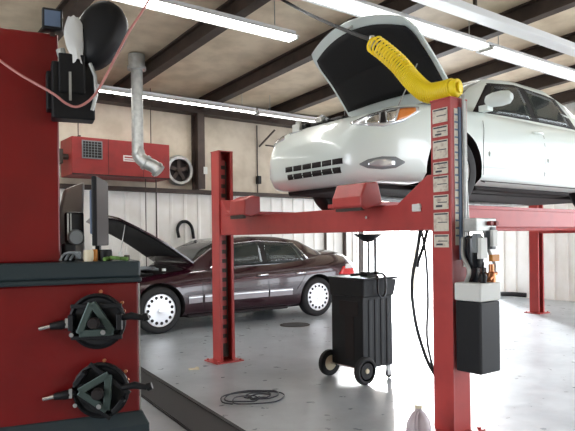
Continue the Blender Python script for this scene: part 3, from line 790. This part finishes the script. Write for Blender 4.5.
# ------------------------------------------------------------------ wall heater, flue, fan
h = empty('unit_heater',(2.95,9.72,2.46)); tag(h,'long red gas heater mounted high on the back wall','heater')
MB().box((0,0,0),(1.72,.62,.62)).build('casing','heatred',h,bevel=.01)
MB().box((.16,-.012,.27),(.50,-.002,.57)).build('vent_frame','greyplastic',h,bevel=.002)
MB().box((.18,-.018,.29),(.48,-.012,.55)).build('vent_opening','darkslot',h)
m = MB()
for k in range(5): m.box((.21+k*.05,-.022,.29),(.216+k*.05,-.018,.55))
for k in range(5): m.box((.18,-.022,.33+k*.045),(.48,-.018,.336+k*.045))
m.build('vent_grille','greyplastic',h)
lb = MB().box((.86,-.006,.27),(1.10,-.002,.37)).build('label_plate','whiteplastic',h)
MB().box((.88,-.008,.325),(1.08,-.006,.350)).box((.88,-.008,.29),(1.04,-.006,.302)).build('label_print','heatred',lb)
MB().box((.0,-.008,.0),(1.72,-.002,.02)).box((.6,-.004,.02),(.606,-.001,.62)).box((1.22,-.004,.02),(1.226,-.001,.62)).build('panel_seam','darkslot',h)
MB().box((.15,.1,.62),(.18,.5,.66)).tube([(.2,.3,.62),(.2,.3,zc(10)-2.47)],.008).tube([(1.5,.3,.62),(1.5,.3,zc(10)-2.47)],.008).build('hanging_rod','darksteel',h)
m = MB().tube([(-.17,.2,.30),(0,.2,.30)],.05).box((-.24,.12,.18),(-.10,.30,.42)); m.build('gas_valve','darksteel',h,bevel=.01)
MB().tube([(1.5,.1,0),(1.5,.1,-1.6)],.012).tube([(1.30,.1,0),(1.30,.1,-1.6)],.008).build('gas_pipe','darksteel',h)
f = empty('wall_fan',(5.18,10.47,2.72)); tag(f,'round wall vent with grey ring beside the red heater','vent')
MB().lathe([(.22,0),(.29,-.02),(.30,-.10),(.27,-.16),(.22,-.15),(.22,0)],36).build('ring','steel',f,smooth=True)
MB().lathe([(0,-.01),(.22,-.01),(.22,-.05),(0,-.05)],36).build('duct_opening','darkslot',f)
m = MB()
for k in range(5):
    m.box((-.035,-.09,.03),(.035,-.08,.20),T=Matrix.Rotation(2*PI*k/5,4,'Y'))
m.lathe([(0,-.12),(.05,-.12),(.05,-.06),(0,-.06)],16); m.build('fan_blade','darksteel',f)
fl = empty('flue_pipe',(3.585,8.56,2.70)); tag(fl,'grey metal flue pipe dropping from the roof in front of the red heater','pipe')
TOP = zc(8.56)-2.70
m = MB().tube([(0,0,.0),(0,0,1.33)],.088,n=24); m.build('pipe','steel',fl,smooth=True)
MB().tube([(0,0,1.30),(0,0,TOP-.015)],.125,n=28).tube([(0,0,1.27),(0,0,1.32)],.14,n=28).build('sleeve','steel',fl,smooth=True)
el = MB().tube(spline([(0,0,.03),(.03,-.01,-.06),(.10,-.06,-.14),(.20,-.13,-.20),(.27,-.19,-.28)],6),.10,n=20)
for q in ((0,0,.02),(.10,-.06,-.14),(.24,-.165,-.25)):
    q = Vector(q); el.tube([q+Vector((-.012,.008,.01)),q+Vector((.015,-.01,-.012))],.118,n=20)
el.build('elbow','steel',fl,smooth=True)
# hose loop and conduits on the back wall
m = MB().tube(spline([(5.20,10.45,1.42),(5.17,10.45,1.60),(5.25,10.45,1.72),(5.38,10.45,1.73),(5.48,10.45,1.62),(5.52,10.45,1.40)],8),.03)
tag(m.build('hose_loop','black',smooth=True),'black hose looped on the white wall above the maroon windshield','hose')
def conduit(pts, r, label, cat='pipe'):
    tag(MB().tube(pts, r, n=8).build('wall_conduit','darksteel',smooth=True), label, cat)
conduit([(7.05,10.44,2.37),(7.05,10.44,3.80)],.014,'thin dark vertical conduit between left lift post and white car nose')
tag(MB().box((7.02,10.36,2.55),(7.10,10.465,2.72)).build('junction_box','black',bevel=.008),'small black box on the upper back wall left of the white car','electrical box')
tag(MB().box((5.62,10.18,2.66),(5.70,10.225,2.80)).build('switch_box','whiteplastic',bevel=.006),'small white box on the dark wall column by the vent','electrical box')
conduit([(8.95,10.46,0.02),(8.95,10.46,2.26)],.03,'grey vertical pipe on the white wall behind the cart')
conduit([(9.55,10.46,0.02),(9.55,10.46,2.26)],.045,'thicker vertical pipe on the white wall near the open doorway')
# bracket arm near the car's nose
tag(MB().tube([(7.1,10.2,3.35),(7.5,9.6,3.22),(8.3,9.5,3.20)],.016).tube([(7.1,10.44,3.35),(7.35,10.2,3.7)],.02).build('pipe_bracket','darksteel',smooth=True),'dark angled pipe bracket on upper wall left of the white bumper','bracket')
# low dark hose rolled at the foot of the far end wall
tag(MB().tube(spline([(12.0,7.25,.07),(11.9,7.5,.08),(11.88,7.8,.07),(11.96,8.05,.06)],8),.05).build('rolled_hose','rubber',smooth=True),'low dark rolled hose on the floor at the foot of the far end wall','hose')

# ------------------------------------------------------------------ floor things
e0 = lambda y: 2.06+.105*(y-5)
m = MB(); n_ = 22
lo = []; y = 2.6
m.add([(e0(2.6),2.6,.002),(e0(2.6)+.33,2.6,.002),(e0(6.3)+.36,6.3,.002),(e0(6.3),6.3,.002),(e0(2.6),2.6,.014),(e0(2.6)+.33,2.6,.014),(e0(6.3)+.36,6.3,.014),(e0(6.3),6.3,.014)],
      [(0,3,2,1),(4,5,6,7),(0,1,5,4),(1,2,6,5),(2,3,7,6),(3,0,4,7)])
for f_ in (.02,.31):
    m.add([(e0(2.6)+f_-.015,2.6,.014),(e0(2.6)+f_+.015,2.6,.014),(e0(6.3)+f_+.02,6.3,.014),(e0(6.3)+f_-.01,6.3,.014),(e0(2.6)+f_-.015,2.6,.022),(e0(2.6)+f_+.015,2.6,.022),(e0(6.3)+f_+.02,6.3,.022),(e0(6.3)+f_-.01,6.3,.022)],
      [(0,3,2,1),(4,5,6,7),(0,1,5,4),(1,2,6,5),(2,3,7,6),(3,0,4,7)])
tag(m.build('rubber_mat','rubber'),'long black rubber runner mat lying on the floor beside the red cabinet','mat')
t = empty('floor_drain',(5.70,7.43,.001)); tag(t,'round dark drain cover set in the floor before the maroon car','drain')
MB().lathe([(0,0),(.20,0),(.21,.004),(.17,.005),(0,.004)],32,axis='Z').build('cover','stain',t,smooth=True)
MB().lathe([(.21,0),(.24,0),(.24,.006),(.21,.006),(.21,0)],32,axis='Z').build('rim','darksteel',t)
def curl(cx, cy, rx, ry, seed, k=5):
    rnd = random.Random(seed); pts = []
    for i in range(k*10):
        a = i/10*2*PI*.93; r = .55+.45*math.sin(i*.37+seed)
        pts.append((cx+rx*r*math.cos(a)+rnd.uniform(-.01,.01), cy+ry*r*math.sin(a)+rnd.uniform(-.01,.01), .006+.004*(i%3)))
    return pts
tag(MB().tube(spline(curl(2.78,4.22,.30,.22,3),3),.006,n=6).build('tangled_cord','decaldark',smooth=True),'thin dark cord lying tangled on the floor right of the mat','cord')
m = MB().box((0,0,0),(.11,.035,.016)).box((.07,.005,.016),(.105,.03,.026)); o = m.build('scrap_strip','cream',bevel=.003,loc=(2.86,5.56,.001)); o.rotation_euler=(0,0,-.4)
tag(o,'small pale scrap lying on the floor between mat and left post','scrap')
# jug
j = empty('plastic_jug',(2.97,2.565,0)); tag(j,'pale translucent plastic jug on the floor left of the near post','jug')
j.rotation_euler = (0,0,.5)
prof = [(.062,.0),(.078,.012),(.08,.05),(.08,.12),(.074,.16),(.05,.205),(.026,.232),(.022,.250)]
rings = []
for r,z in prof:
    rings.append([(r*(abs(math.cos(a))**.75)*(1 if math.cos(a)>0 else -1), r*(abs(math.sin(a))**.75)*(1 if math.sin(a)>0 else -1), z) for a in [2*PI*i/28 for i in range(28)]])
MB().loft(rings).build('bottle','jug',j,smooth=True)
MB().lathe([(0,.250),(.026,.250),(.026,.272),(0,.272)],20,axis='Z').build('cap','cream',j,smooth=True)
MB().tube(spline([(-.024,0,.228),(-.070,0,.215),(-.088,0,.165),(-.080,0,.12),(-.068,0,.105)],6),.011).build('handle','jug',j,smooth=True)

# ------------------------------------------------------------------ wheel alignment console
YAW = math.atan2(-.6,.8) + math.radians(24)
def cw(X, Y): return (.8*X+.6*Y, -.6*X+.8*Y, 0)
ac = empty('alignment_console', cw(-1.448,3.807), YAW); tag(ac,'red wheel alignment console cabinet with dark worktop and tall red tower','console')
MB().box((-.48,0,.20),(.475,.62,1.08)).build('cabinet','redcab',ac,bevel=.012)
MB().box((-.52,-.05,.0),(.53,.66,.125)).add([(-.52,-.05,.125),(.53,-.05,.125),(.53,.66,.125),(-.52,.66,.125),(-.485,-.01,.21),(.49,-.01,.21),(.49,.63,.21),(-.485,.63,.21)],[(0,1,5,4),(1,2,6,5),(2,3,7,6),(3,0,4,7),(4,5,6,7),(0,3,2,1)]).build('base','slab',ac,bevel=.01)
MB().box((-.51,-.06,1.08),(.49,.68,1.115)).box((-.50,-.045,1.115),(.483,.67,1.225)).build('worktop','slab',ac,bevel=.014)
MB().box((.475,-.004,.22),(.483,.0,1.07)).build('edge_trim','steel',ac)
tw = MB().box((-.40,.08,1.225),(-.012,.42,2.72)).build('tower','redcab',ac,bevel=.01)
s = MB().box((-.11,.0,2.72),(.015,.06,2.86)); sc = s.build('display_unit','black',ac,bevel=.012)
MB().box((-.095,-.006,2.74),(-.0,-.001,2.84)).build('display_screen','blue',sc)
MB().box((-.06,.06,2.70),(-.03,.12,2.78)).build('display_bracket','darksteel',sc)
# camera boom and pod
m = MB().box((-.06,-.08,2.14),(.20,.07,2.50)).box((-.09,-.02,2.2),(.10,.2,2.45)).box((-.02,-.10,2.30),(.14,-.08,2.55)); m.build('camera_pod','black',ac,bevel=.02)
MB().tube([(.0,.02,2.60),(.03,.0,2.48),(.06,-.02,2.40)],.03).box((.04,-.11,2.25),(.055,-.10,2.43)).tube([(.17,-.09,2.50),(.20,-.1,2.42),(.205,-.1,2.3),(.18,-.09,2.2)],.012).build('boom_arm','steel',ac,smooth=True)
# black oval camera head
T = Matrix.Translation((.245,-.02,2.71)) @ Matrix.Rotation(math.radians(20),4,'Y') @ Matrix.Rotation(math.radians(-32),4,'Z')
m = MB(); rings = []
for (h_,k) in ((-.10,.0),(-.098,.45),(-.085,.78),(-.055,.95),(-.01,1.0),(.05,.97),(.09,.8),(.10,.0)):
    ring = []
    for i in range(36):
        a = 2*PI*i/36; cx = math.cos(a); sz = math.sin(a)
        wv = .158*(1+.14*sz); ring.append(T @ Vector((wv*k*cx, h_, .235*k*sz)))
    rings.append(ring)
m.loft(rings); m.build('camera_head','black',ac,smooth=True,angle=60)
MB().tube([(.10,.0,2.50),(.17,-.01,2.56)],.03).build('head_joint','black',ac,smooth=True)
o = MB(); rnd = random.Random(2)
def bagp(u,v):
    a = v*2*PI; r = (.022+.042*math.sin(min(1,u*1.25)*PI*.9)+.012*math.sin(5*a+3*u))
    return Vector((.075+.02*u+r*math.cos(a), -.06+.05*math.sin(a)*(.4+u), 2.50+.29*(1-u)+.012*math.sin(3*a)))
o.grid(bagp,12,26); bag = o.build('plastic_bag','bag',smooth=True); bag.location = cw(-1.448,3.807); bag.rotation_euler = (0,0,YAW)
tag(bag,'crumpled white plastic bag hanging between red tower and black oval head','bag')
# pink cable swooping up to the ceiling
m = MB().tube(spline([(-.41,-.02,2.52),(-.25,-.06,2.40),(-.06,-.15,2.275),(.02,-.16,2.215),(.085,-.165,2.20),(.16,-.165,2.25),(.229,-.16,2.35),(.326,-.18,2.55),(.41,-.16,2.72),(.53,-.1,2.93),(.70,.1,3.3),(.9,.45,4.2)],10),.008,n=8)
o = m.build('power_cable','pinkcable',smooth=True); o.location = cw(-1.448,3.807); o.rotation_euler = (0,0,YAW)
tag(o,'pinkish cable swooping from the red tower up to the ceiling','cable')
def at(o, lx, ly, z, rz=0):
    p = Matrix.Rotation(YAW,4,'Z') @ Vector((lx,ly,0)); b0 = cw(-1.448,3.807)
    o.location = (b0[0]+p.x, b0[1]+p.y, z); o.rotation_euler = (0,0,YAW+rz); return o
# things on the worktop
mo = at(empty('computer_monitor',(0,0,0)), .26,.26,1.226, math.radians(72)); tag(mo,'dark flat monitor seen nearly edge on, standing on the worktop','monitor')
MB().box((-.20,-.02,.10),(.20,.015,.57)).build('panel','black',mo,bevel=.008)
MB().box((-.17,.015,.18),(.17,.035,.48)).build('rear_housing','blue',mo,bevel=.01)
MB().box((-.03,.0,.01),(.03,.03,.2)).box((-.12,-.09,0),(.12,.09,.014)).build('stand','black',mo,bevel=.005)
bx = at(MB().loft([[Vector((-.10,-.09,0)),Vector((.10,-.09,0)),Vector((.10,.09,0)),Vector((-.10,.09,0))],[Vector((-.09,-.08,.26)),Vector((.09,-.08,.28)),Vector((.09,.08,.28)),Vector((-.09,.08,.26))],[Vector((-.04,-.07,.50)),Vector((.10,-.07,.56)),Vector((.10,.07,.56)),Vector((-.04,.07,.50))]]).build('dust_cover','bag',bevel=.02), .07,.44,1.226)
tag(bx,'pale grey cloth dust cover draped behind the dark monitor','cover')
t = at(empty('handheld_scanner',(0,0,0)), .035,.16,1.226,.2); tag(t,'upright black handheld device with grey trim against the red tower','scanner')
MB().box((-.03,-.03,0),(.05,.05,.12)).box((-.01,-.02,.12),(.11,.04,.33)).build('body','black',t,bevel=.015)
MB().box((-.005,-.024,.14),(.005,-.02,.32)).box((.015,-.028,.19),(.022,-.02,.32)).build('trim','steel',t)
MB().lathe([(0,-.035),(.045,-.035),(.055,-.02),(.055,0),(0,0)],20,T=Matrix.Translation((.05,-.01,.16))).build('dial','greyplastic',t,smooth=True)
def cup(name, lx, ly, r, h, m_, label, cat, rim=None):
    o = at(MB().lathe([(0,0),(r*.85,0),(r,.01),(r,h*.8),(r*.9,h),(0,h)],20,axis='Z').build(name,m_,smooth=True), lx, ly, 1.226)
    tag(o,label,cat); return o
cup('tape_roll',.155,.0,.033,.075,'cream','cream coloured tape roll on the worktop below the monitor','tape')
cup('spray_can_cap',.197,.02,.018,.078,'orange','small orange cap standing beside the cream roll','cap')
cup('coffee_mug',.265,.03,.045,.075,'black','dark mug standing on the worktop right of the orange cap','mug')
cup('glue_bottle',.36,.0,.014,.06,'whiteplastic','small pale bottle at the right of the dark mug','bottle')
cup('socket_cup',.405,.03,.02,.035,'darksteel','low dark cup nearest the right end of the worktop','cup')
c_ = at(MB().tube(spline([(-.07,.0,.012),(-.03,.03,.02),(.0,-.02,.02),(.03,.02,.016),(.08,-.01,.012)],6),.013).build('green_rag','green',smooth=True), .32,-.03,1.226); tag(c_,'little crumpled green rag on the front edge of the worktop','rag')
m = MB()
for k in range(3): m.tube(spline([(-.08+.03*k,0,.01),(-.05+.03*k,.03,.05),(-.0+.02*k,-.02,.06),(.04,.0,.02)],6),.008)
c_ = at(m.build('coiled_lead','greyplastic',smooth=True), .06,-.0,1.226); tag(c_,'grey coiled lead heaped on the worktop beside the red tower','cable')
# wheel clamps hung on the cabinet front
def clamp(lx, z, rot, label):
    t = at(empty('wheel_clamp',(0,0,0)), lx, -.070, z); t.location.z = z; t.rotation_euler[2] = YAW - math.radians(20); tag(t,label,'wheel clamp','wheel clamps hung on the red cabinet')
    R_ = Matrix.Rotation(rot,4,'Y')
    MB().tube([(0,0,0),(-.024,.066,0)],.03).build('hanging_stud','darksteel',t)
    MB().lathe([(0,-.002),(.172,-.002),(.180,-.012),(.180,-.035),(.165,-.045),(.150,-.030),(0,-.030)],40).build('target_disc','black',t,smooth=True)
    fr = MB()
    pts = [Vector((.125*math.cos(a),-.085,.125*math.sin(a))) for a in (math.radians(100),math.radians(215),math.radians(330))]
    for a,b_ in zip(pts,pts[1:]+pts[:1]):
        d_ = (b_-a).normalized(); nn = Vector((d_.z,0,-d_.x))*.022
        for off in (0,):
            vs = [a+nn,a-nn,b_-nn,b_+nn]; vs = [R_ @ v for v in vs]
            fr.add(vs+[v+Vector((0,.03,0)) for v in vs],[(0,1,2,3),(7,6,5,4),(0,4,5,1),(1,5,6,2),(2,6,7,3),(3,7,4,0)])
    fr.build('clamp_frame','greenclamp',t,bevel=.005)
    ar = MB()
    for s in (-1,1):
        ar.box((-.16,-.06,s*.10-.014),(.16,-.04,s*.10+.014),T=R_)
        ar.box((s*.15-.016,-.10,-.05),(s*.15+.016,-.03,.05),T=R_)
    ar.build('clamp_arm','black',t,bevel=.004)
    k_ = MB().lathe([(0,-.15),(.030,-.15),(.036,-.14),(.036,-.10),(.012,-.095),(.012,-.03),(0,-.03)],16,T=R_)
    k_.build('centre_knob','darkslot',t,smooth=True)
    MB().lathe([(0,-.118),(.016,-.118),(.016,-.09),(0,-.09)],12,T=R_ @ Matrix.Translation((.055,0,-.06))).lathe([(0,-.10),(.014,-.10),(.014,-.06),(0,-.06)],12,T=Matrix.Translation((-.145,0,-.075))).box((-.185,-.09,-.03),(-.165,-.075,.03)).build('bright_bolt','chrome',t,smooth=True)
    g = MB().tube([(-.15,-.06,.0),(-.21,-.07,-.012),(-.28,-.07,-.02)],[.020,.030,.022],n=12)
    g.build('left_grip','black',t,smooth=True)
    MB().tube([(-.28,-.07,-.02),(-.35,-.07,-.035)],.014,n=12).build('grip_shaft','chrome',t,smooth=True)
    g = MB().tube([(.14,-.06,.02),(.22,-.06,.035),(.30,-.06,.02)],[.018,.024,.018],n=12).tube([(.30,-.06,.02),(.33,-.06,.03)],[.028,.024],n=12); g.build('right_grip','black',t,smooth=True)
    m = MB()
    for q in ((.155,-.0,.115),(.165,-.0,.06),(.02,-.0,.19)): m.lathe([(0,-.02),(.011,-.02),(.011,0),(0,0)],12,T=Matrix.Translation(q))
    m.build('stud','copper',t,smooth=True)
    return t
clamp(.205,.842,0,'upper of two black round wheel clamps hung on the red cabinet, triangular frame')
t2_ = clamp(.222,.395,math.radians(38),'lower of two black round wheel clamps hung on the red cabinet, frame turned')

# ------------------------------------------------------------------ light
wd = bpy.data.worlds.new('World'); S.world = wd; wd.use_nodes = True
nt = wd.node_tree; bg = nt.nodes['Background']
sky = nt.nodes.new('ShaderNodeTexSky'); sky.sky_type = 'HOSEK_WILKIE'; sky.turbidity = 7; sky.ground_albedo = .5
sky.sun_direction = Vector((.672,.74,.27)).normalized()
mixn = nt.nodes.new('ShaderNodeMix'); mixn.data_type = 'RGBA'; mixn.inputs[0].default_value = .75
nt.links.new(sky.outputs['Color'], mixn.inputs[6]); mixn.inputs[7].default_value = (.93,.98,1.06,1)
nt.links.new(mixn.outputs[2], bg.inputs['Color']); bg.inputs['Strength'].default_value = 9.0
sun = bpy.data.lights.new('sun','SUN'); sun.energy = 17; sun.angle = math.radians(9); sun.color = (.96,.98,1)
so = bpy.data.objects.new('sun',sun); C.objects.link(so)
so.rotation_euler = (-Vector((.672,.74,.27))).to_track_quat('-Z','Y').to_euler()
def portal(loc, size, rot):
    l = bpy.data.lights.new('daylight_portal','AREA'); l.shape='RECTANGLE'; l.size, l.size_y = size
    l.cycles.is_portal = True
    o = bpy.data.objects.new('daylight_portal', l); C.objects.link(o); o.location = loc; o.rotation_euler = rot
portal((XR+.05,9.25,1.75),(1.9,3.5),(PI/2,0,PI/2))
portal((XR+.05,.8,1.85),(5.6,3.7),(PI/2,0,PI/2))
portal((11,YB+.05,1.75),(1.95,3.5),(PI/2,0,PI))
portal((9,YF+.05,1.95),(5.6,3.9),(PI/2,0,0))
portal((XL-.05,3,1.9),(4,3.8),(PI/2,0,-PI/2))

# ------------------------------------------------------------------ camera
cd = bpy.data.cameras.new('camera'); cd.sensor_width = 36; cd.lens = 36*590/575
cd.shift_y = 24.5/575; cd.clip_end = 200; cd.clip_start = .05
co = bpy.data.objects.new('camera',cd); C.objects.link(co)
co.matrix_world = Matrix.Translation((0,0,1.35)) @ Matrix.Rotation(-math.atan2(.6,.8),4,'Z') @ Matrix.Rotation(PI/2,4,'X') @ Matrix.Rotation(math.radians(-.7),4,'Z')
S.camera = co
S.view_settings.view_transform = 'Standard'; S.view_settings.look = 'None'; S.view_settings.gamma = 1
S.view_settings.exposure = 0.18
